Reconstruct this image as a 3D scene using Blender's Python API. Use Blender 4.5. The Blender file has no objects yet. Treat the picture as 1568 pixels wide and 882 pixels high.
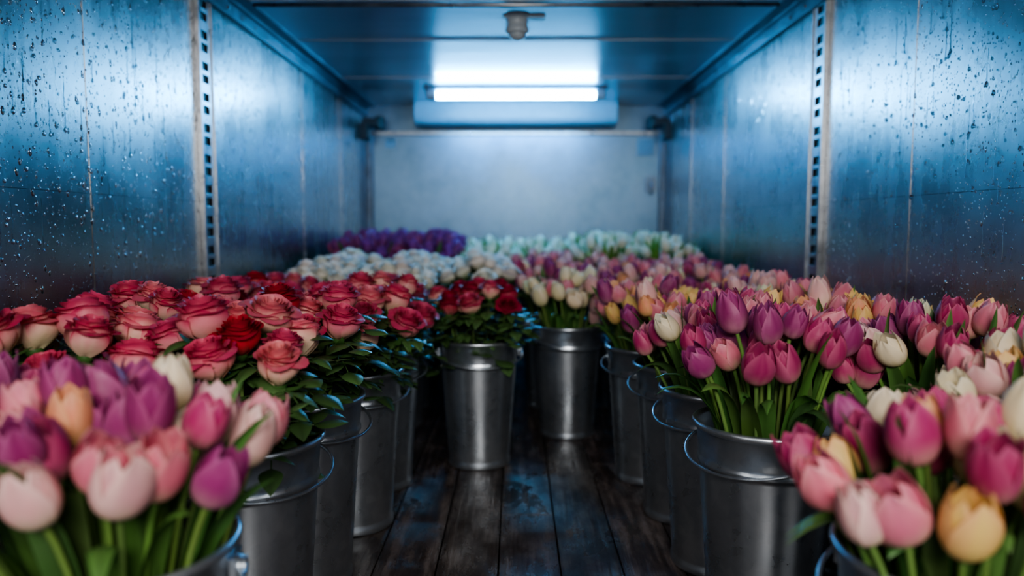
import bpy, math
import numpy as np
from mathutils import Vector
rng = np.random.default_rng(7)
scene = bpy.context.scene
PI = math.pi
W2 = 1.15      # half width of the truck body
YB = 5.8       # back wall
YF = -0.3      # open rear end
HC = 1.78      # ceiling height
CAMH = 0.87

# ------------------------------------------------------------------ builder
class B:
    def __init__(s):
        s.v=[]; s.f=[]; s.c=[]; s.m=[]; s.s=[]; s.n=0
    def add(s, V, F, C, mat=0, smooth=True):
        V=np.asarray(V,float).reshape(-1,3)
        C=np.broadcast_to(np.asarray(C,float),(len(V),3))
        F=np.asarray(F,int)
        s.v.append(V); s.c.append(C); s.f.append(F+s.n)
        s.m.append(np.full(len(F),mat)); s.s.append(np.full(len(F),smooth)); s.n+=len(V)
    def grid(s, P, C=(1,1,1), mat=0, closed=False, smooth=True):
        P=np.asarray(P,float); a,b=P.shape[:2]
        C=np.asarray(C,float)
        if C.ndim==3: C=C.reshape(-1,3)
        idx=np.arange(a*b).reshape(a,b)
        if closed: idx=np.vstack([idx,idx[:1]])
        q=np.stack([idx[:-1,:-1],idx[1:,:-1],idx[1:,1:],idx[:-1,1:]],-1).reshape(-1,4)
        s.add(P.reshape(-1,3),q,C,mat,smooth)
    def box(s, lo, hi, C=(1,1,1), mat=0):
        x0,y0,z0=lo; x1,y1,z1=hi
        V=[(x0,y0,z0),(x1,y0,z0),(x1,y1,z0),(x0,y1,z0),(x0,y0,z1),(x1,y0,z1),(x1,y1,z1),(x0,y1,z1)]
        F=[(0,3,2,1),(4,5,6,7),(0,1,5,4),(1,2,6,5),(2,3,7,6),(3,0,4,7)]
        s.add(V,F,C,mat,False)
    def tube(s, pts, rad, C=(1,1,1), n=6, mat=0, cap=False):
        pts=np.asarray(pts,float); k=len(pts)
        rad=np.broadcast_to(np.asarray(rad,float),(k,))
        T=np.gradient(pts,axis=0); T/=np.linalg.norm(T,axis=1)[:,None]+1e-9
        up=np.array([0.13,0.21,0.97]) if abs(T[0,2])<0.8 else np.array([0.97,0.2,0.1])
        A=np.cross(T,up); A/=np.linalg.norm(A,axis=1)[:,None]
        Bn=np.cross(T,A)
        th=np.linspace(0,2*PI,n,endpoint=False)
        P=pts[None]+rad[None,:,None]*(np.cos(th)[:,None,None]*A[None]+np.sin(th)[:,None,None]*Bn[None])
        if cap:
            P=np.concatenate([np.broadcast_to(pts[0],(n,1,3)),P,np.broadcast_to(pts[-1],(n,1,3))],1)
        s.grid(P,C,mat,closed=True)
    def lathe(s, prof, C=(1,1,1), n=48, mat=0, center=(0,0,0), axis='z'):
        prof=np.asarray(prof,float)
        th=np.linspace(0,2*PI,n,endpoint=False)
        x=prof[None,:,0]*np.cos(th)[:,None]; y=prof[None,:,0]*np.sin(th)[:,None]; z=np.broadcast_to(prof[None,:,1],x.shape)
        if axis=='z': P=np.stack([x,y,z],-1)
        elif axis=='x': P=np.stack([z,x,y],-1)
        else: P=np.stack([x,-z,y],-1)
        s.grid(P+np.array(center),C,mat,closed=True)
    def mesh(s,name,mats,rmax=None):
        V=np.concatenate(s.v); F=np.concatenate(s.f); C=np.concatenate(s.c)
        if rmax:
            r=np.hypot(V[:,0],V[:,1]); k=np.where(r>rmax,(rmax+(r-rmax)*.1)/np.maximum(r,1e-6),1); V=V.copy(); V[:,0]*=k; V[:,1]*=k
        me=bpy.data.meshes.new(name)
        me.from_pydata(V.tolist(),[],F.tolist())
        me.polygons.foreach_set('material_index',np.concatenate(s.m).astype(np.int32))
        me.polygons.foreach_set('use_smooth',np.concatenate(s.s).astype(bool))
        at=me.color_attributes.new('Col','FLOAT_COLOR','POINT')
        at.data.foreach_set('color',np.hstack([C,np.ones((len(C),1))]).astype(np.float32).ravel())
        for m in mats: me.materials.append(m)
        me.update()
        return me
    def obj(s,name,mats,parent=None,bevel=0,loc=None):
        o=bpy.data.objects.new(name,s.mesh(name,mats))
        scene.collection.objects.link(o)
        if parent: o.parent=parent
        if loc: o.location=loc
        if bevel:
            md=o.modifiers.new('bevel','BEVEL'); md.width=bevel; md.segments=2; md.limit_method='ANGLE'
        return o
def empty(name,loc=(0,0,0),rot=0):
    e=bpy.data.objects.new(name,None); e.empty_display_size=.1
    e.location=loc; e.rotation_euler=(0,0,rot); scene.collection.objects.link(e); return e

# ------------------------------------------------------------------ materials
class N:
    def __init__(s,name):
        s.m=bpy.data.materials.new(name); s.m.use_nodes=True
        s.t=s.m.node_tree; s.t.nodes.clear()
        s.out=s.n('ShaderNodeOutputMaterial'); s.p=s.n('ShaderNodeBsdfPrincipled')
        s.l(s.p.outputs[0],s.out.inputs[0])
    def n(s,t,**k):
        x=s.t.nodes.new(t)
        for a,b in k.items(): setattr(x,a,b)
        return x
    def l(s,a,b): s.t.links.new(a,b)
    def put(s,inp,v):
        if isinstance(v,bpy.types.NodeSocket): s.l(v,inp)
        else: inp.default_value=v
    def math(s,op,a,b=0,c=0,clamp=False):
        x=s.n('ShaderNodeMath',operation=op,use_clamp=clamp)
        s.put(x.inputs[0],a); s.put(x.inputs[1],b); s.put(x.inputs[2],c); return x.outputs[0]
    def coords(s,scale=(1,1,1)):
        tc=s.n('ShaderNodeTexCoord'); mp=s.n('ShaderNodeMapping'); mp.inputs['Scale'].default_value=scale
        s.l(tc.outputs['Object'],mp.inputs['Vector']); return mp.outputs[0]
    def noise(s,scale,vec=None,detail=4,rough=.55):
        x=s.n('ShaderNodeTexNoise'); x.inputs['Scale'].default_value=scale; x.inputs['Detail'].default_value=detail
        x.inputs['Roughness'].default_value=rough
        s.l(vec if vec else s.coords(),x.inputs['Vector']); return x.outputs['Fac']
    def ramp(s,fac,stops):
        x=s.n('ShaderNodeValToRGB'); s.l(fac,x.inputs[0]); cr=x.color_ramp
        while len(cr.elements)<len(stops): cr.elements.new(.5)
        for e,(p,c) in zip(cr.elements,stops):
            e.position=p; e.color=(*c,1) if len(c)==3 else c
        return x.outputs[0]
    def rng(s,fac,a,b,lo,hi):
        x=s.n('ShaderNodeMapRange'); s.l(fac,x.inputs[0])
        for i,v in enumerate((a,b,lo,hi)): x.inputs[i+1].default_value=v
        return x.outputs[0]
    def bump(s,h,strength,dist,normal=None):
        x=s.n('ShaderNodeBump'); x.inputs['Strength'].default_value=strength; x.inputs['Distance'].default_value=dist
        s.l(h,x.inputs['Height'])
        if normal: s.l(normal,x.inputs['Normal'])
        return x.outputs[0]
    def set(s,**k):
        for a,b in k.items(): s.put(s.p.inputs[a.replace('_',' ')],b)

def attr_mat(name,rough,transl=0.0,bscale=0):
    m=N(name)
    a=m.n('ShaderNodeAttribute',attribute_name='Col')
    m.set(Base_Color=a.outputs['Color'],Roughness=rough)
    if bscale:
        m.set(Normal=m.bump(m.noise(bscale,detail=3),.35,.002))
    if transl:
        tr=m.n('ShaderNodeBsdfTranslucent'); m.l(a.outputs['Color'],tr.inputs['Color'])
        mx=m.n('ShaderNodeMixShader'); mx.inputs[0].default_value=transl
        m.l(m.p.outputs[0],mx.inputs[1]); m.l(tr.outputs[0],mx.inputs[2]); m.l(mx.outputs[0],m.out.inputs[0])
    return m.m
M_PETAL=attr_mat('petal',.5,transl=.3,bscale=90)
M_LEAF=attr_mat('leaf',.42,transl=.15,bscale=60)

def droplets(m,scale,thr,stretch=.6):
    v=m.coords((1,1,stretch))
    vo=m.n('ShaderNodeTexVoronoi'); vo.inputs['Scale'].default_value=scale; m.l(v,vo.inputs['Vector'])
    sep=m.n('ShaderNodeSeparateColor'); m.l(vo.outputs['Color'],sep.inputs[0])
    big=m.noise(2.2)
    pres=m.math('GREATER_THAN',m.math('ADD',sep.outputs[0],m.math('MULTIPLY',m.math('SUBTRACT',big,.5),.9)),thr)
    r=m.math('MULTIPLY_ADD',sep.outputs[1],.28,.13)
    q=m.math('DIVIDE',vo.outputs['Distance'],r)
    h=m.math('SUBTRACT',1,m.math('MULTIPLY',q,q),clamp=True)
    h=m.math('SQRT',h)
    return m.math('MULTIPLY',m.math('MULTIPLY',h,r),pres)

def wall_mat():
    m=N('wet_aluminium_wall')
    st=m.noise(1,m.coords((14,14,.8)),5,.65)
    cl=m.noise(1.9,detail=7,rough=.68)
    fine=m.noise(1,m.coords((160,160,5)),3)
    col=m.ramp(m.math('ADD',m.math('MULTIPLY',st,.2),m.math('MULTIPLY',cl,.8)),[(.3,(.25,.255,.265)),(.52,(.37,.38,.39)),(.72,(.49,.50,.51))])
    rough=m.math('ADD',m.rng(cl,.3,.7,.22,.33),m.rng(st,.35,.65,-.01,.03))
    d1=droplets(m,56,.62,.65); d2=droplets(m,130,.50,.8)
    d=m.math('MAXIMUM',d1,m.math('MULTIPLY',d2,.5))
    wet=m.math('GREATER_THAN',d,.01)
    rough=m.math('MULTIPLY',rough,m.math('SUBTRACT',1,m.math('MULTIPLY',wet,.7)))
    n1=m.bump(m.math('ADD',m.math('MULTIPLY',cl,.35),m.math('MULTIPLY',fine,.035)),.3,.010)
    n2=m.bump(d,1,.014,n1)
    m.set(Base_Color=col,Roughness=rough,Metallic=.93,Normal=n2)
    return m.m
def metal(name,c1,c2,r0,r1,met=.9,vscale=0,nscale=6,stretch=(1,1,1),bump=.15,dist=.004,coat=0):
    m=N(name)
    f=m.noise(nscale,m.coords(stretch),5,.6)
    if vscale:
        vo=m.n('ShaderNodeTexVoronoi'); vo.inputs['Scale'].default_value=vscale; m.l(m.coords(),vo.inputs['Vector'])
        sp=m.n('ShaderNodeSeparateColor'); m.l(vo.outputs['Color'],sp.inputs[0])
        f=m.math('ADD',m.math('MULTIPLY',f,.88),m.math('MULTIPLY',sp.outputs[0],.12))
    m.set(Base_Color=m.ramp(f,[(.3,c1),(.7,c2)]),Roughness=m.rng(f,.3,.7,r0,r1),Metallic=met,
          Normal=m.bump(f,bump,dist))
    m.p.inputs['Coat Weight'].default_value=coat; m.p.inputs['Coat Roughness'].default_value=.06
    return m.m
M_WALL=wall_mat()
M_GALV=metal('galvanised_steel',(.44,.52,.60),(.66,.73,.80),.25,.36,.92,vscale=45,nscale=7,bump=.08)
M_TRIM=metal('dark_rail_metal',(.08,.10,.13),(.17,.21,.26),.3,.5,.8,nscale=12)
M_POST=metal('track_steel',(.24,.27,.30),(.42,.46,.50),.25,.4,.9,nscale=15)
M_CEIL=metal('ceiling_sheet',(.36,.44,.52),(.52,.60,.68),.26,.40,.80,nscale=1,stretch=(.8,5,1),bump=.35,dist=.006,coat=.6)
M_BACK=metal('back_panel_sheet',(.065,.135,.21),(.15,.24,.33),.28,.42,.85,nscale=3.5,bump=.3)
def plain(name,c,r=.5,met=0,em=None,es=0,trans=0):
    m=N(name); f=m.noise(20)
    m.set(Base_Color=m.ramp(f,[(.3,tuple(x*.85 for x in c)),(.7,c)]),Roughness=r,Metallic=met)
    if em: m.p.inputs['Emission Color'].default_value=(*em,1); m.p.inputs['Emission Strength'].default_value=es
    if trans: m.p.inputs['Transmission Weight'].default_value=trans; m.p.inputs['IOR'].default_value=1.33
    return m.m
M_DARK=plain('plain_black',(.02,.022,.025),.55)
M_SEAM=plain('seam_shadow_gap',(.08,.09,.10),.5,.6)
M_WHITE=plain('grey_enamel',(.20,.27,.33),.4)
M_LIGHT=plain('tube_glow',(.9,.95,1),.4,0,(.12,.53,1.0),152)
M_CAP=plain('frosted_endcap',(.55,.65,.72),.3)
M_WATER=plain('water',(.95,.97,1),.03,trans=1)
def wood():
    m=N('wet_wood_planks')
    a=m.n('ShaderNodeAttribute',attribute_name='Col')
    g=m.noise(1,m.coords((38,2.2,38)),7,.65)
    p=m.noise(1,m.coords((5,2.4,5)),7,.72)
    p2=m.noise(1,m.coords((17,6,9)),5,.7)
    col=m.ramp(m.math('ADD',m.math('MULTIPLY',g,.5),m.math('MULTIPLY',p2,.5)),[(.34,(.012,.008,.007)),(.49,(.050,.036,.031)),(.60,(.15,.125,.115)),(.75,(.30,.28,.27))])
    mx=m.n('ShaderNodeMix',data_type='RGBA',blend_type='MULTIPLY'); mx.inputs[0].default_value=1
    m.l(col,mx.inputs[6]); m.l(a.outputs['Color'],mx.inputs[7])
    m.set(Base_Color=mx.outputs[2],Roughness=m.rng(p,.40,.60,.15,.58),Normal=m.bump(m.math('ADD',g,m.math('MULTIPLY',p,.4)),.55,.006))
    return m.m
M_WOOD=wood()

# ------------------------------------------------------------------ room shell
def wall(side,name,seams):
    b=B(); sx=-1 if side<0 else 1
    x_in=W2*sx
    def bx(xa,xb,y0,y1,z0,z1,mat=0):
        b.box((min(xa,xb),y0,z0),(max(xa,xb),y1,z1),mat=mat)
    bx(x_in+sx*.003,x_in+sx*.05,YF,YB,0,HC,1)
    ys=[YF]+seams+[YB]; g=.0009
    for a,c in zip(ys[:-1],ys[1:]):
        for z0,z1 in ((0.0,.955),(.955,HC)):
            bx(x_in,x_in+sx*.006,a+g,c-g,z0+g*.7,z1-g*.7,0)
    for y in seams:
        bx(x_in-sx*.0015,x_in+sx*.003,y-.002,y+.016,0.01,HC-.02,0)
    o=b.obj(name,[M_WALL,M_SEAM])
    # real beads of condensation on the sheet metal
    d=B(); r2=np.random.default_rng(3+side)
    for i in range(2300):
        y=1.40+2.6*r2.random()**1.4; z=.78+.92*r2.random()
        if abs(y-2.83)<.10: continue
        r=.0012+.0046*r2.random()**2.6; st=r2.uniform(1,1.7)
        th=np.linspace(0,PI/2,4); a=np.linspace(0,2*PI,9,endpoint=False)
        pr=r*np.sin(th)[None]; hh=r*.6*np.cos(th)[None]
        P=np.zeros((9,4,3)); P[:,:,1]=y+pr*np.cos(a)[:,None]*.9
        zz=pr*np.sin(a)[:,None]; zz=np.where(zz>0,zz*st*1.2,zz)
        P[:,:,2]=z+zz; P[:,:,0]=x_in-sx*(.0003+hh)
        d.grid(P,closed=True)
        if r>.0038 and r2.random()<.45:      # run-down trail
            L=r2.uniform(.03,.14); n=8; t=np.linspace(0,1,n)
            wv=.0012*np.sin(t*9+i); 
            P=np.zeros((3,n,3)); P[:,:,1]=y+wv[None]+np.array([-1,0,1])[:,None]*.0012*(1-t[None]*.7); P[:,:,2]=z+t[None]*L
            P[:,:,0]=x_in-sx*np.array([.0002,.0010,.0002])[:,None]; d.grid(P)
    d.obj('condensation_droplets',[M_WATER],parent=o)
wall(-1,'wall_left',[.9,2.03,2.86,4.07,4.95])
wall(1,'wall_right',[.9,2.2,2.93,4.17,4.95])

b=B()
b.box((-W2,YB,0),(W2,YB+.05,HC),mat=0)
b.box((-1.095,YB-.006,.02),(1.095,YB,1.555),mat=0)
b.box((-1.1,YB-.004,1.585),(1.1,YB,HC),mat=0)
b.obj('wall_back',[M_BACK],bevel=.002)
b=B()
b.box((-1.12,YB-.03,1.556),(1.12,YB,1.584))
b.obj('trim_back_rail',[M_POST],bevel=.004)
b=B()
b.box((-W2,YF,HC+.004),(W2,YB,HC+.05),mat=1)
cy=[YF,1.2,2.3,3.12,3.78,4.72,YB]
for a,c in zip(cy[:-1],cy[1:]):
    b.box((-W2,a+.002,HC),(W2,c-.002,HC+.008),mat=0)
for y in cy[1:-1]:
    b.box((-W2+.05,y-.012,HC-.004),(W2-.05,y+.012,HC+.002),mat=0)
b.obj('ceiling',[M_CEIL,M_DARK],bevel=.001)

b=B(); x=-W2; 
while x<W2-.01:
    w=.158; c=rng.uniform(.6,1.25)
    x1=min(x+w,W2)
    y=YF
    while y<YB:
        L=rng.uniform(2.2,3.4); y1=min(y+L,YB)
        b.box((x+.002,y+.002,-.03),(x1-.002,y1-.002,rng.uniform(-.0015,0)),C=(c,c*rng.uniform(.95,1.05),c)); y=y1
    x=x1
b.box((-W2,YF,-.06),(W2,YB,-.028),C=(.2,.2,.2))
b.obj('floor',[M_WOOD],bevel=.002)

# top corner rails with rivets
for sx,nm in ((-1,'trim_rail_left'),(1,'trim_rail_right')):
    b=B()
    xo=sx*W2
    def bx(xa,xb,y0,y1,z0,z1,mat=0): b.box((min(xa,xb),y0,z0),(max(xa,xb),y1,z1),mat=mat)
    bx(xo,xo-sx*.014,YF,YB,HC-.085,HC)
    bx(xo,xo-sx*.075,YF,YB,HC-.014,HC)
    bx(xo,xo-sx*.028,YF,YB,HC-.030,HC-.014)
    bx(xo,xo-sx*.022,YF,YB,HC-.088,HC-.078)
    y=.3
    while y<YB-.05:
        th=np.linspace(0,PI/2,4)
        prof=np.stack([.008*np.sin(th),.006*np.cos(th)],1)
        P=np.zeros((10,4,3)); a=np.linspace(0,2*PI,10,endpoint=False)
        P[:,:,1]=y+prof[None,:,0]*np.cos(a)[:,None]; P[:,:,2]=HC-.055+prof[None,:,0]*np.sin(a)[:,None]
        P[:,:,0]=xo-sx*(.014+prof[None,:,1])
        b.grid(P,mat=1,closed=True); y+=.16
    b.obj(nm,[M_TRIM,M_POST])
for sx,nm in ((-1,'baseboard_left'),(1,'baseboard_right')):
    b=B(); b.box((min(sx*W2,sx*(W2-.012)),YF,0),(max(sx*W2,sx*(W2-.012)),YB,.12)); b.obj(nm,[M_TRIM],bevel=.003)

# slotted cargo tracks
def track(sx,yc,w=.11):
    b=B(); x0=sx*W2; xi=sx*(W2-.012)
    def bx(y0,y1,z0,z1,xa=xi,xb=sx*(W2-.009),mat=0): b.box((min(xa,xb),y0,z0),(max(xa,xb),y1,z1),mat=mat)
    z0,z1=.12,HC-.09
    bx(yc-w/2,yc-.030,z0,z1); bx(yc+.030,yc+w/2,z0,z1)
    z=z0; k=0
    while z<z1:
        g=.016 if k%2 else .036
        bx(yc-.030,yc+.030,z,min(z+g,z1)); z+=g+.030; k+=1
    bx(yc-w/2-.006,yc-w/2,z0,z1,x0,sx*(W2-.018)); bx(yc+w/2,yc+w/2+.006,z0,z1,x0,sx*(W2-.018))
    bx(yc-w/2,yc+w/2,z0,z1,x0-sx*.001,x0-sx*.003,mat=1)  # black backing sheet, stands in for the shade inside the slots
    b.obj('cargo_track',[M_POST,M_DARK],bevel=.0008)
track(-1,2.79); track(1,2.87); 
for sx in (-1,1):
    b=B(); xa,xb=sorted((sx*W2,sx*(W2-.05)))
    b.box((xa,YB-.05,.12),(xb,YB-.001,HC-.09)); 
    xa,xb=sorted((sx*W2,sx*(W2-.012))); b.box((xa,YB-.22,.12),(xb,YB-.14,HC-.09))
    b.obj('trim_corner_post',[M_TRIM],bevel=.004)
    b=B(); xa,xb=sorted((sx*(W2-.003),sx*(W2-.13)))
    b.box((xa,YB-.20,1.60),(xb,YB-.10,1.66)); 
    b.lathe([(0,-.05),(.032,-.05),(.035,-.04),(.035,.04),(.03,.05),(0,.05)],n=20,center=(sx*(W2-.13),YB-.15,1.63))
    b.box((min(sx*(W2-.002),sx*(W2-.06)),YB-.24,1.50),(max(sx*(W2-.002),sx*(W2-.06)),YB-.16,1.62))
    b.obj('corner_bracket',[M_DARK],bevel=.004)
b=B(); b.box((.93,YB-.02,1.40),(1.06,YB-.007,1.53),mat=0)
for i in range(6): b.box((.94,YB-.026,1.41+i*.02),(1.05,YB-.02,1.418+i*.02),mat=0)
b.obj('wall_vent',[M_WHITE],bevel=.001)
b=B(); b.box((-1.0,YB-.009,1.46),(-.92,YB-.0062,1.53),mat=0); b.box((-.99,YB-.010,1.51),(-.93,YB-.009,1.522),mat=1)
b.obj('wall_label',[M_WHITE,M_DARK])
b=B(); b.box((1.0,YB-.03,1.12),(1.07,YB-.007,1.24)); b.tube([(1.035,YB-.03,1.2),(1.035,YB-.06,1.2),(1.035,YB-.06,1.1)],.008,n=8,cap=True)
b.obj('door_latch',[M_TRIM],bevel=.003)

# ------------------------------------------------------------------ tube light hanging under the ceiling
lampY=4.98; lampZ=CAMH+.848
e=empty('tube_light_fixture',(0,lampY,lampZ))
b=B()
b.box((-.60,-.03,.040),(.60,.03,.061))
b.box((-.60,-.022,.032),(.60,.022,.040))
b.obj('batten',[M_WHITE],parent=e,bevel=.004)
b=B()
b.lathe([(0,-.52),(.023,-.52),(.025,-.512),(.025,.512),(.023,.52),(0,.52)],n=24,axis='x')
b.obj('tube',[M_LIGHT],parent=e)
b=B()
for s in (-1,1):
    b.lathe([(0,s*.52),(.030,s*.52),(.033,s*.527),(.033,s*.57),(.028,s*.585),(0,s*.588)],n=24,axis='x')
    b.box((s*.55-.02,-.02,.01),(s*.55+.02,.02,.045))
b.obj('end_cap',[M_CAP],parent=e)
# evaporator (cooling unit) on the back wall, behind the lamp
e=empty('evaporator_unit',(0,YB-.007,0))
zt=HC-.001; zb=CAMH+.73
sec=np.array([(0,zt),(0,zb+.01),(-.03,zb),(-.20,zb+.005),(-.235,zb+.02),(-.25,zb+.05),(-.25,zt-.03),(-.24,zt)])
X=np.array([-.745,-.74,.74,.745]); P=np.zeros((len(sec),4,3)); sc=[.96,1,1,.96]
for i,xx in enumerate(X): P[:,i,0]=xx; P[:,i,1]=sec[:,0]*sc[i]; P[:,i,2]=zt+(sec[:,1]-zt)*sc[i]
b=B(); b.grid(P,closed=True,smooth=False)
for xx in (-.745,.745):
    n=len(sec); Vs=[(xx,y*.96,zt+(z-zt)*.96) for y,z in sec]; c=(xx,-.12,zt-.07)
    for i in range(n): b.add([Vs[i],Vs[(i+1)%n],c,(xx,-.12,zt-.0701)],[(0,1,2,3)],(1,1,1),0,False)
b.obj('housing',[M_WHITE],parent=e)
b=B()
for i in range(5): b.box((-.70,-.256,zb+.055+i*.018),(.70,-.249,zb+.062+i*.018))
b.obj('front_louvres',[M_WHITE],parent=e,bevel=.001)

# ceiling sensor
b=B()
b.lathe([(0,0),(.062,0),(.064,-.006),(.062,-.014),(.046,-.016),(.046,-.055),(.05,-.06),(.052,-.072),(.048,-.08),(.040,-.084),(0,-.084)],n=40,mat=0)
th=np.linspace(0,PI/2,8); b.lathe(np.stack([.037*np.cos(th),-.084-.03*np.sin(th)],1),n=32,mat=1)
b.box((-.06,-.03,-.02),(.12,.03,0),mat=0)
b.obj('ceiling_motion_sensor',[M_CAP,M_CAP],loc=(.006,3.30,HC-.007))
b=B(); b.tube([(-1.07,3.12,HC-.017),(0,3.12,HC-.019),(1.07,3.12,HC-.017)],.009,n=10,cap=True)
b.obj('ceiling_conduit',[M_POST])

# ------------------------------------------------------------------ bucket
def bucket_mesh():
    b=B()
    prof=[(0,.014),(.1,.014),(.108,.012),(.109,0),(.1135,0),(.1145,.004),(.1145,.018),(.112,.024),(.1125,.03),(.1365,.36),(.1375,.368),(.1415,.372),(.1415,.379),(.1385,.383),(.1395,.39),(.1435,.444),(.148,.446),(.1525,.450),(.154,.455),(.1525,.460),(.148,.462),(.1435,.459),(.1415,.45),(.135,.36),(.110,.03),(.104,.022),(0,.022)]
    b.lathe(prof,n=64)
    z0=.412
    for s in (-1,1):
        b.box((s*.147-.006,-.024,z0-.018),(s*.147+.003,.024,z0+.02))
        b.lathe([(0,-.001),(.016,-.001),(.017,.003),(.011,.007),(0,.008)] if s>0 else [(0,.001),(.016,.001),(.017,-.003),(.011,-.007),(0,-.008)],n=16,axis='x',center=(s*.15,0,z0))
    a=np.linspace(0,PI,40); R=.1585
    pts=np.stack([R*np.cos(a),-(R+.002)*np.sin(a)**.8,z0-.038*np.sin(a)**1.2],1)
    b.tube(pts,.0035,n=8,cap=True)
    for s in (-1,1):
        t=np.linspace(0,2*PI,14); b.tube(np.stack([np.full(14,s*.158),.011*np.cos(t),z0+.011*np.sin(t)],1),.003,n=6)
    return b.mesh('galvanised_bucket',[M_GALV])
BUCKET=bucket_mesh()

# ------------------------------------------------------------------ flowers
def sst(a,b,x): t=np.clip((x-a)/(b-a),0,1); return t*t*(3-2*t)
def basis(d,spin):
    d=d/np.linalg.norm(d); ref=np.array([1.,0,0]) if abs(d[0])<.8 else np.array([0,1.,0])
    a=np.cross(d,ref); a/=np.linalg.norm(a); c=np.cross(d,a)
    ca,sa=math.cos(spin),math.sin(spin)
    return np.stack([a*ca+c*sa,-a*sa+c*ca,d],0)
def tint(c,k): return np.clip(np.array(c)*(1+rng.uniform(-k,k,3)*.6+rng.uniform(-k,k)),0,1)

TUL={ # base, main, edge
 'purple':((.64,.32,.42),(.34,.038,.19),(.56,.17,.37)),
 'magenta':((.75,.42,.40),(.47,.04,.17),(.70,.20,.35)),
 'pink':((.87,.69,.50),(.75,.22,.32),(.89,.48,.52)),
 'palepink':((.88,.79,.58),(.83,.48,.50),(.92,.72,.67)),
 'cream':((.76,.74,.42),(.89,.81,.58),(.94,.88,.74)),
 'yellow':((.86,.74,.30),(.91,.70,.26),(.92,.52,.30)),
 'coral':((.87,.68,.30),(.86,.38,.22),(.92,.62,.32)),
 'maroon':((.45,.10,.16),(.27,.016,.07),(.44,.05,.15)),
 'white':((.62,.72,.40),(.84,.86,.72),(.90,.90,.82)),
 'violet':((.42,.17,.42),(.25,.035,.24),(.42,.13,.39)),
}
def tulip(b,pos,d,kind,scale=1.0,spin=0):
    base,main,edge=[tint(c,.08) for c in TUL[kind]]
    Mx=basis(d,spin); H=.083*rng.uniform(.92,1.1); R=.0285*rng.uniform(.92,1.1)
    close=rng.uniform(.82,.95)
    nu,nv=9,12
    u=np.linspace(-1,1,nu)[:,None]; v=np.linspace(0,1,nv)[None]
    for k in range(6):
        outer=k%2; ph=k*PI/3+rng.uniform(-.06,.06)
        r=R*np.sin(PI*np.clip(v**.78*(close-.015*outer+rng.uniform(-.04,.02)),0.0,1))**.62*(1.0 if outer else .92)
        shp=np.where(v>.38,(1-np.clip((v-.38)/.62,0,1)**2.1)**.78,1.0)
        a=u*math.radians(62)*shp
        rr=r*(1+.06*u*u*outer)*np.ones_like(u)
        rr=rr-.0014*np.exp(-(u/.16)**2)*sst(.3,.9,v)+outer*.003*sst(.82,1,v)*rng.uniform(-.3,1.4)+.0007*np.sin(u*7+k)*v
        z=H*(v**1.08)*(1.0-.03*(1-outer))*rng.uniform(.93,1.03)*np.ones_like(u)
        P=np.stack([rr*np.cos(ph+a),rr*np.sin(ph+a),z],-1)*scale
        streak=rng.uniform(-.5,.5,(nu,1))*.4
        f1=sst(.02,.52,v+streak*.4)*np.ones_like(u); f2=np.clip(np.abs(u)**1.7*.65+.25*sst(.7,1,v)+streak*.8,0,1)
        C=base*(1-f1[...,None])+main*f1[...,None]; C=C*(1-f2[...,None]*f1[...,None])+edge*f2[...,None]*f1[...,None]
        b.grid(P@Mx+pos,C,0)
ROSE={ # base(outer low), mid, edge, core
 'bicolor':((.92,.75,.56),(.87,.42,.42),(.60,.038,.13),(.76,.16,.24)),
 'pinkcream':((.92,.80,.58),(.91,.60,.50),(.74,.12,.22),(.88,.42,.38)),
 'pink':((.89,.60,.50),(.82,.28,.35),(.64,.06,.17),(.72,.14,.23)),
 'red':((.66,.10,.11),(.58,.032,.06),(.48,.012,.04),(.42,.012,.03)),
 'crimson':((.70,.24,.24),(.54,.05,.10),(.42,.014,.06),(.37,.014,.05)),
 'white':((.82,.86,.70),(.92,.92,.86),(.95,.95,.92),(.93,.91,.82)),
}
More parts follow.
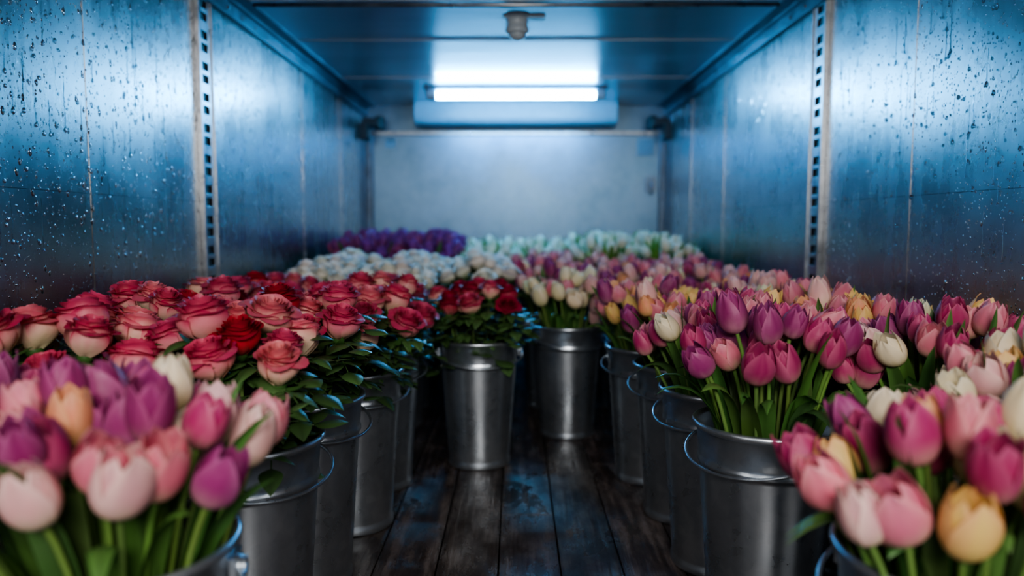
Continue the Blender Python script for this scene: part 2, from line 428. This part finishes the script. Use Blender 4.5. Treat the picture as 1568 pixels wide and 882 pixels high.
def rose(b,pos,d,kind,scale=1.0,spin=0,npet=27):
    base,mid,edge,core=[tint(c,.07) for c in ROSE[kind]]
    Mx=basis(d,spin); nu,nv=9,11
    u=np.linspace(-1,1,nu)[:,None]; v=np.linspace(0,1,nv)[None]
    openn=rng.uniform(.78,1.08)
    for k in range(npet):
        s=k/(npet-1); ph=k*2.39996+rng.uniform(-.15,.15)
        rt=.004+.033*s**.8*openn
        half=math.radians(95-45*s)
        h=(.078-.016*s**2-.004*(1-s)**2)*rng.uniform(.96,1.03)
        corner=1-(.10+.17*s)*np.abs(u)**2.2
        ve=v*corner
        r=rt*(1-(1-np.clip(ve*1.02,0,1))**2.3)**.60
        lowb=.28*s*sst(0,.4,ve)*(1-sst(.45,.95,ve))
        r=r*(1+lowb)
        curl=np.clip((ve-.72)/.28,0,1)**1.7
        cr=rng.uniform(.5,1.35)+(rng.uniform(0,.6) if s>.78 else 0)
        r=r+curl*(.003+.013*s*cr)+.0035*u*(.3+s)*ve
        z=h*ve-curl*(.001+.014*s*cr)+.0015*np.sin(u*5+k*1.7)*ve
        z=z+.0018*s*np.cos(3*u+k)
        a=ph+u*half*(.75+.25*sst(0,.5,ve))
        P=np.stack([r*np.cos(a),r*np.sin(a),z],-1)*scale
        nz=rng.uniform(-.5,.5,(nu,1))*.16
        e1=sst(.18,.64,ve+nz+.22*(1-s)); e2=sst(.58,1.02,ve+nz+.22*(np.abs(u)**2)+.10*(1-s))
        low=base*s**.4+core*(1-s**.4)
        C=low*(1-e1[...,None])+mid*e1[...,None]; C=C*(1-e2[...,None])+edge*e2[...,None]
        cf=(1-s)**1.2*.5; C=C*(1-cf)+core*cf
        b.grid(P@Mx+pos,C,0)
    g=np.array((.06,.15,.04))
    th=np.linspace(0,1,5)
    Pr=np.stack([.004+.010*np.sin(th*PI*.6),-.012+.018*th],1)
    n=8; an=np.linspace(0,2*PI,n,endpoint=False)
    P=np.stack([Pr[None,:,0]*np.cos(an)[:,None],Pr[None,:,0]*np.sin(an)[:,None],np.broadcast_to(Pr[None,:,1],(n,5))],-1)*scale
    b.grid(P@Mx+pos,g,1,closed=True)
    for k in range(5):
        ph=k*2*PI/5+rng.uniform(-.2,.2); t=np.linspace(0,1,6)[None]; uu=np.linspace(-1,1,3)[:,None]
        dr=rng.uniform(-.3,1.0)
        r=.010+.036*t**.8; z=-.004+.006*t-.026*dr*t**2+.014*(1-dr)*t*t; w=.008*np.sin(PI*(t*.85+.15))
        P=np.stack([r*math.cos(ph)-uu*w*math.sin(ph),r*math.sin(ph)+uu*w*math.cos(ph),z+0*uu],-1)*scale
        b.grid(P@Mx+pos,g*rng.uniform(.8,1.4),1)
def bez(p0,p1,p2,n):
    t=np.linspace(0,1,n)[:,None]; return (1-t)**2*p0+2*t*(1-t)*p1+t*t*p2
def strip_leaf(b,pts,w,col,fold=.35,prof=None,twist=0):
    k=len(pts); t=np.linspace(0,1,k)
    T=np.gradient(pts,axis=0); T/=np.linalg.norm(T,axis=1)[:,None]+1e-9
    out=np.array([pts[-1][0]-pts[0][0],pts[-1][1]-pts[0][1],0.0]); out/=np.linalg.norm(out)+1e-6
    side=np.array([-out[1],out[0],0.])[None]*np.ones((k,1)); nrm=np.cross(T,side); nrm/=np.linalg.norm(nrm,axis=1)[:,None]+1e-9
    tw=twist*t[:,None]; side2=side*np.cos(tw)+nrm*np.sin(tw); n2=-side*np.sin(tw)+nrm*np.cos(tw)
    ww=w*(np.sin(PI*np.clip(t*.93+.07,0,1))**.75 if prof is None else prof(t))
    u=np.linspace(-1,1,5)
    P=pts[None]+u[:,None,None]*ww[None,:,None]*side2[None]-(np.abs(u)[:,None,None]**1.5)*fold*ww[None,:,None]*n2[None]
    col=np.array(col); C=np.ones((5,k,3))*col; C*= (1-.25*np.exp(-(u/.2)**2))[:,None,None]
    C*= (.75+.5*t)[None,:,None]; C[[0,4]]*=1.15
    b.grid(P,C,1)
def dirs(n,R,ph):
    i=np.arange(n); r=R*np.sqrt((i+.5)/n); th=i*2.39996+ph; return np.stack([r*np.cos(th),r*np.sin(th)],1)
def pick(pal):
    k=list(pal); p=np.array([pal[x] for x in k],float); return k[rng.choice(len(k),p=p/p.sum())]
def tulip_bouquet(name,pal,n=30,R=.175,h=.205,sc=1.0,nleaf=18,lean=1.0,up=.07,rmax=.235,lc=(.075,.17,.045)):
    b=B(); hp=dirs(n,R,rng.uniform(0,6))
    for x,y in hp:
        x+=rng.normal(0,.010); y+=rng.normal(0,.010); rr=math.hypot(x,y)/R
        z=.46+h-.065*rr**2*lean+rng.uniform(-.04,.032)
        p2=np.array([x,y,z-.035]); p0=np.array([x*.25,y*.25,.12]); 
        p1=np.array([x*.55+rng.normal(0,.008),y*.55+rng.normal(0,.008),z-.15])
        pts=bez(p0,p1,p2,9); g=tint((.17,.31,.08),.15)
        b.tube(pts,.0042,g,n=6,mat=1)
        d=pts[-1]-pts[-3]; d=d/np.linalg.norm(d)+rng.normal(0,.14,3)
        tulip(b,p2-.002*d,d,pick(pal),sc*rng.uniform(.85,1.08),rng.uniform(0,6))
    for i in range(nleaf):
        a=i*2.39996+rng.uniform(-.3,.3); q=rng.uniform(.15,1); ru=R*(.35+.9*q)
        da=np.array([math.cos(a),math.sin(a)])
        p0=np.array([*(da*.05),.22]); p1=np.array([*(da*R*.55),.46+rng.uniform(.05,.14)])
        zt=.46+h+rng.uniform(-.11,up)-.05*q
        if rng.random()<.25: zt=.46+rng.uniform(.02,.10); ru=R*1.3; p1[2]=.62
        p2=np.array([*(da*ru),zt]); p2[:2]+=rng.normal(0,.02,2)
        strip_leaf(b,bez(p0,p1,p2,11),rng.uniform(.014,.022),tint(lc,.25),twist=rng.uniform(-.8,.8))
    return b.mesh(name,[M_PETAL,M_LEAF],rmax)
def rose_leafset(b,p,dirv,scale=1.0):
    dirv=dirv/np.linalg.norm(dirv); L=.075*scale
    end=p+dirv*L+np.array([0,0,-.015]); ctrl=p+dirv*L*.5+np.array([0,0,.012])
    pts=bez(p,ctrl,end,6); g=np.array((.052,.11,.036))*rng.uniform(.6,1.6)
    b.tube(pts,.0014,g,n=4,mat=1)
    side=np.cross(dirv,[0,0,1.]); side/=np.linalg.norm(side)+1e-6
    pf=lambda t: np.sin(PI*np.clip(t,0,1)**.8)**.8+.03
    for base,dd,s in ((pts[-1],dirv,1.1),(pts[3],dirv*.35+side,.9),(pts[3],dirv*.35-side,.9),(pts[1],dirv*.2+side,.7),(pts[1],dirv*.2-side,.7)):
        dd=dd/np.linalg.norm(dd); l=.060*s*scale
        e=base+dd*l+np.array([0,0,rng.uniform(-.034,.0)])
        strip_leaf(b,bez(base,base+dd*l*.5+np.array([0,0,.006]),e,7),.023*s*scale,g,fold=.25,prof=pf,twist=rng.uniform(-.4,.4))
def rose_bouquet(name,pal,n=11,R=.158,h=.250,sc=1.27,dz=.036,drop=.095):
    b=B(); hp=dirs(n,R,rng.uniform(0,6))
    for x,y in hp:
        x+=rng.normal(0,.008); y+=rng.normal(0,.008); rr=math.hypot(x,y)/R
        z=.46+h-drop*rr**2+rng.uniform(-dz,dz*.8)
        p2=np.array([x,y,z-.055]); p0=np.array([x*.2,y*.2,.12]); p1=np.array([x*.77,y*.77,z-.16])
        pts=bez(p0,p1,p2,9); g=tint((.11,.20,.055),.15)
        b.tube(pts,.0040,g,n=6,mat=1)
        d=pts[-1]-pts[-3]; d=d/np.linalg.norm(d)+rng.normal(0,.15,3)
        rose(b,p2,d,pick(pal),sc*rng.uniform(.80,1.03),rng.uniform(0,6))
        for j in range(7):
            t=pts[rng.integers(6,9)] if j<4 else pts[rng.integers(4,8)]; a=rng.uniform(0,2*PI); o=np.array([x,y,0])/(math.hypot(x,y)+1e-6)
            dv=np.array([math.cos(a),math.sin(a),rng.uniform(-.2,.4)])+o*.8
            rose_leafset(b,t-np.array([0,0,.012]),dv,rng.uniform(.75,1.15))
    return b.mesh(name,[M_PETAL,M_LEAF],.24)

V={}
V['fl']=[tulip_bouquet('tulips_mixed',{'magenta':2.8,'purple':2.8,'pink':2.6,'cream':3.6,'yellow':1.6,'palepink':3,'coral':.5},n=42,R=.182,h=.178,sc=1.0,lean=.95,nleaf=26,rmax=.245) for _ in range(2)]
V['fr']=[tulip_bouquet('tulips_mixed_dark',{'magenta':4.8,'purple':3.4,'pink':1.8,'cream':2.8,'yellow':1,'palepink':1,'maroon':.8,'coral':.5},n=34,R=.185,h=.158,sc=1.05,lean=1.0,nleaf=32,rmax=.245) for _ in range(2)]
V['pp']=[tulip_bouquet('tulips_purple_pink',{'magenta':3.8,'purple':4,'pink':3.4,'cream':1.1,'palepink':1.6,'yellow':.4},n=30,nleaf=32) for _ in range(2)]
V['yc']=[tulip_bouquet('tulips_yellow_coral',{'yellow':2.4,'coral':1.6,'pink':2.8,'magenta':2,'purple':1.2,'cream':1.2,'palepink':1.2},n=30,nleaf=32) for _ in range(2)]
V['cr']=[tulip_bouquet('tulips_cream',{'cream':5,'pink':1.6,'palepink':2,'purple':1.2},n=30)]
V['lp']=[tulip_bouquet('tulips_lilac',{'magenta':2.2,'purple':2.8,'pink':3.2,'palepink':2.4,'coral':.4,'cream':.8},n=31,nleaf=28) for _ in range(2)]
V['vi']=[tulip_bouquet('tulips_violet',{'violet':5,'purple':1.2},n=36,nleaf=10)]
V['wh']=[tulip_bouquet('tulips_white',{'white':6},n=20,nleaf=70,up=.085,lc=(.13,.30,.05))]
V['rb']=[rose_bouquet('roses_bicolor',{'bicolor':3.4,'pinkcream':3.0,'pink':4,'red':.9}) for _ in range(4)]
V['rr']=[rose_bouquet('roses_crimson',{'crimson':4,'red':.8,'bicolor':1},sc=1.0,n=15,h=.225,dz=.015,drop=.05)]
V['rw']=[rose_bouquet('roses_white',{'white':1},n=15,sc=1.12,h=.238,dz=.018,drop=.06) for _ in range(2)]
def place(x,y,kind,dz=0,rot=None,var=None,frot=None):
    nm='bucket_of_roses' if kind[0]=='r' else 'bucket_of_tulips'
    e=empty(nm,(x,y,0.0),0)
    bo=bpy.data.objects.new('galvanised_bucket',BUCKET); scene.collection.objects.link(bo); bo.parent=e
    bo.rotation_euler[2]=rng.uniform(-.9,.9) if rot is None else rot
    L=V[kind]; me=L[rng.integers(len(L))] if var is None else L[var%len(L)]
    fo=bpy.data.objects.new('roses' if kind[0]=='r' else 'tulips',me); scene.collection.objects.link(fo); fo.parent=e
    fo.location=(0,0,dz); fo.rotation_euler[2]=rng.uniform(0,6.28) if frot is None else frot

OX=.855
# left side
place(-.52,.94,'fl',var=0); place(-OX-.005,1.0,'fl',var=1)
for i,y in enumerate((1.43,1.78,2.13,2.47)):
    place((-.53,-.52,-.475,-.465)[i],y,'rb',var=i,rot=(.9,1.1,.6,.9)[i],dz=(.0,0,-.01,-.02)[i]); place(-OX,y-.02,'rb',var=i+2,dz=.01-.01*i)
# right side
place(.565,.92,'fr',var=0,rot=-.9); place(.87,1.18,'fr',var=1,dz=.03)
for i,(y,k) in enumerate(((1.55,'pp'),(1.88,'pp'),(2.21,'yc'),(2.54,'yc'))):
    place((.530,.520,.505,.46)[i],y,k,rot=(-1.0,-1.1,-.8,-.6)[i],var=i,dz=(0,0,-.01,-.01)[i]); place(OX,y-.02,('pp','yc','yc','lp')[i],dz=.01)
# middle
place(-.135,2.70,'rr',rot=.2,dz=-.02); place(.215,3.08,'cr',rot=.35,dz=-.02)
# rest of the load
for r in range(8):
    yy=2.87+.35*r
    for c in range(6):
        xx=-.8625+.345*c
        if yy<3.4 and -.36<xx<.4: continue
        if xx<-.2: 
            k='rb' if yy<2.9 else ('rw' if yy<4.1 else 'vi')
        elif xx<.1: k='rw' if yy<4.0 else 'wh'
        elif xx<.4: k='lp' if yy<4.5 else 'wh'
        else: k='lp' if yy<4.2 else 'wh'
        dz={'vi':.08,'wh':.07 if xx>.3 else .02}.get(k,.0)+max(0,yy-3.2)*.03
        place(xx+rng.normal(0,.002),yy,k,dz=min(dz,.12)-(.05 if yy<3 else 0))

# ------------------------------------------------------------------ lights & world
w=bpy.data.worlds.new('world'); scene.world=w; w.use_nodes=True
bg=w.node_tree.nodes['Background']; bg.inputs[0].default_value=(.32,.42,.55,1); bg.inputs[1].default_value=.33
def area(name,loc,target,sx,sy,e,col):
    l=bpy.data.lights.new(name,'AREA'); l.shape='RECTANGLE'; l.size=sx; l.size_y=sy; l.energy=e; l.color=col
    o=bpy.data.objects.new(name,l); scene.collection.objects.link(o); o.location=loc
    o.rotation_euler=(Vector(target)-Vector(loc)).to_track_quat('-Z','Y').to_euler(); return o
area('dock_floodlight',(.1,-1.3,1.68),(0,2.2,.6),1.2,.5,74,(1,.90,.82))

# ------------------------------------------------------------------ camera
cd=bpy.data.cameras.new('camera'); cam=bpy.data.objects.new('camera',cd); scene.collection.objects.link(cam)
cd.sensor_width=36; cd.lens=1400*36/1920; cam.location=(0,0,CAMH)
cam.rotation_euler=(math.radians(90)-math.atan(118/1400),0,.005)
cd.clip_start=.02
cd.dof.use_dof=True; cd.dof.focus_distance=1.65; cd.dof.aperture_fstop=1.5
scene.camera=cam
scene.view_settings.view_transform='AgX'
try: scene.view_settings.look='AgX - Medium High Contrast'
except Exception: pass
scene.view_settings.exposure=-0.08
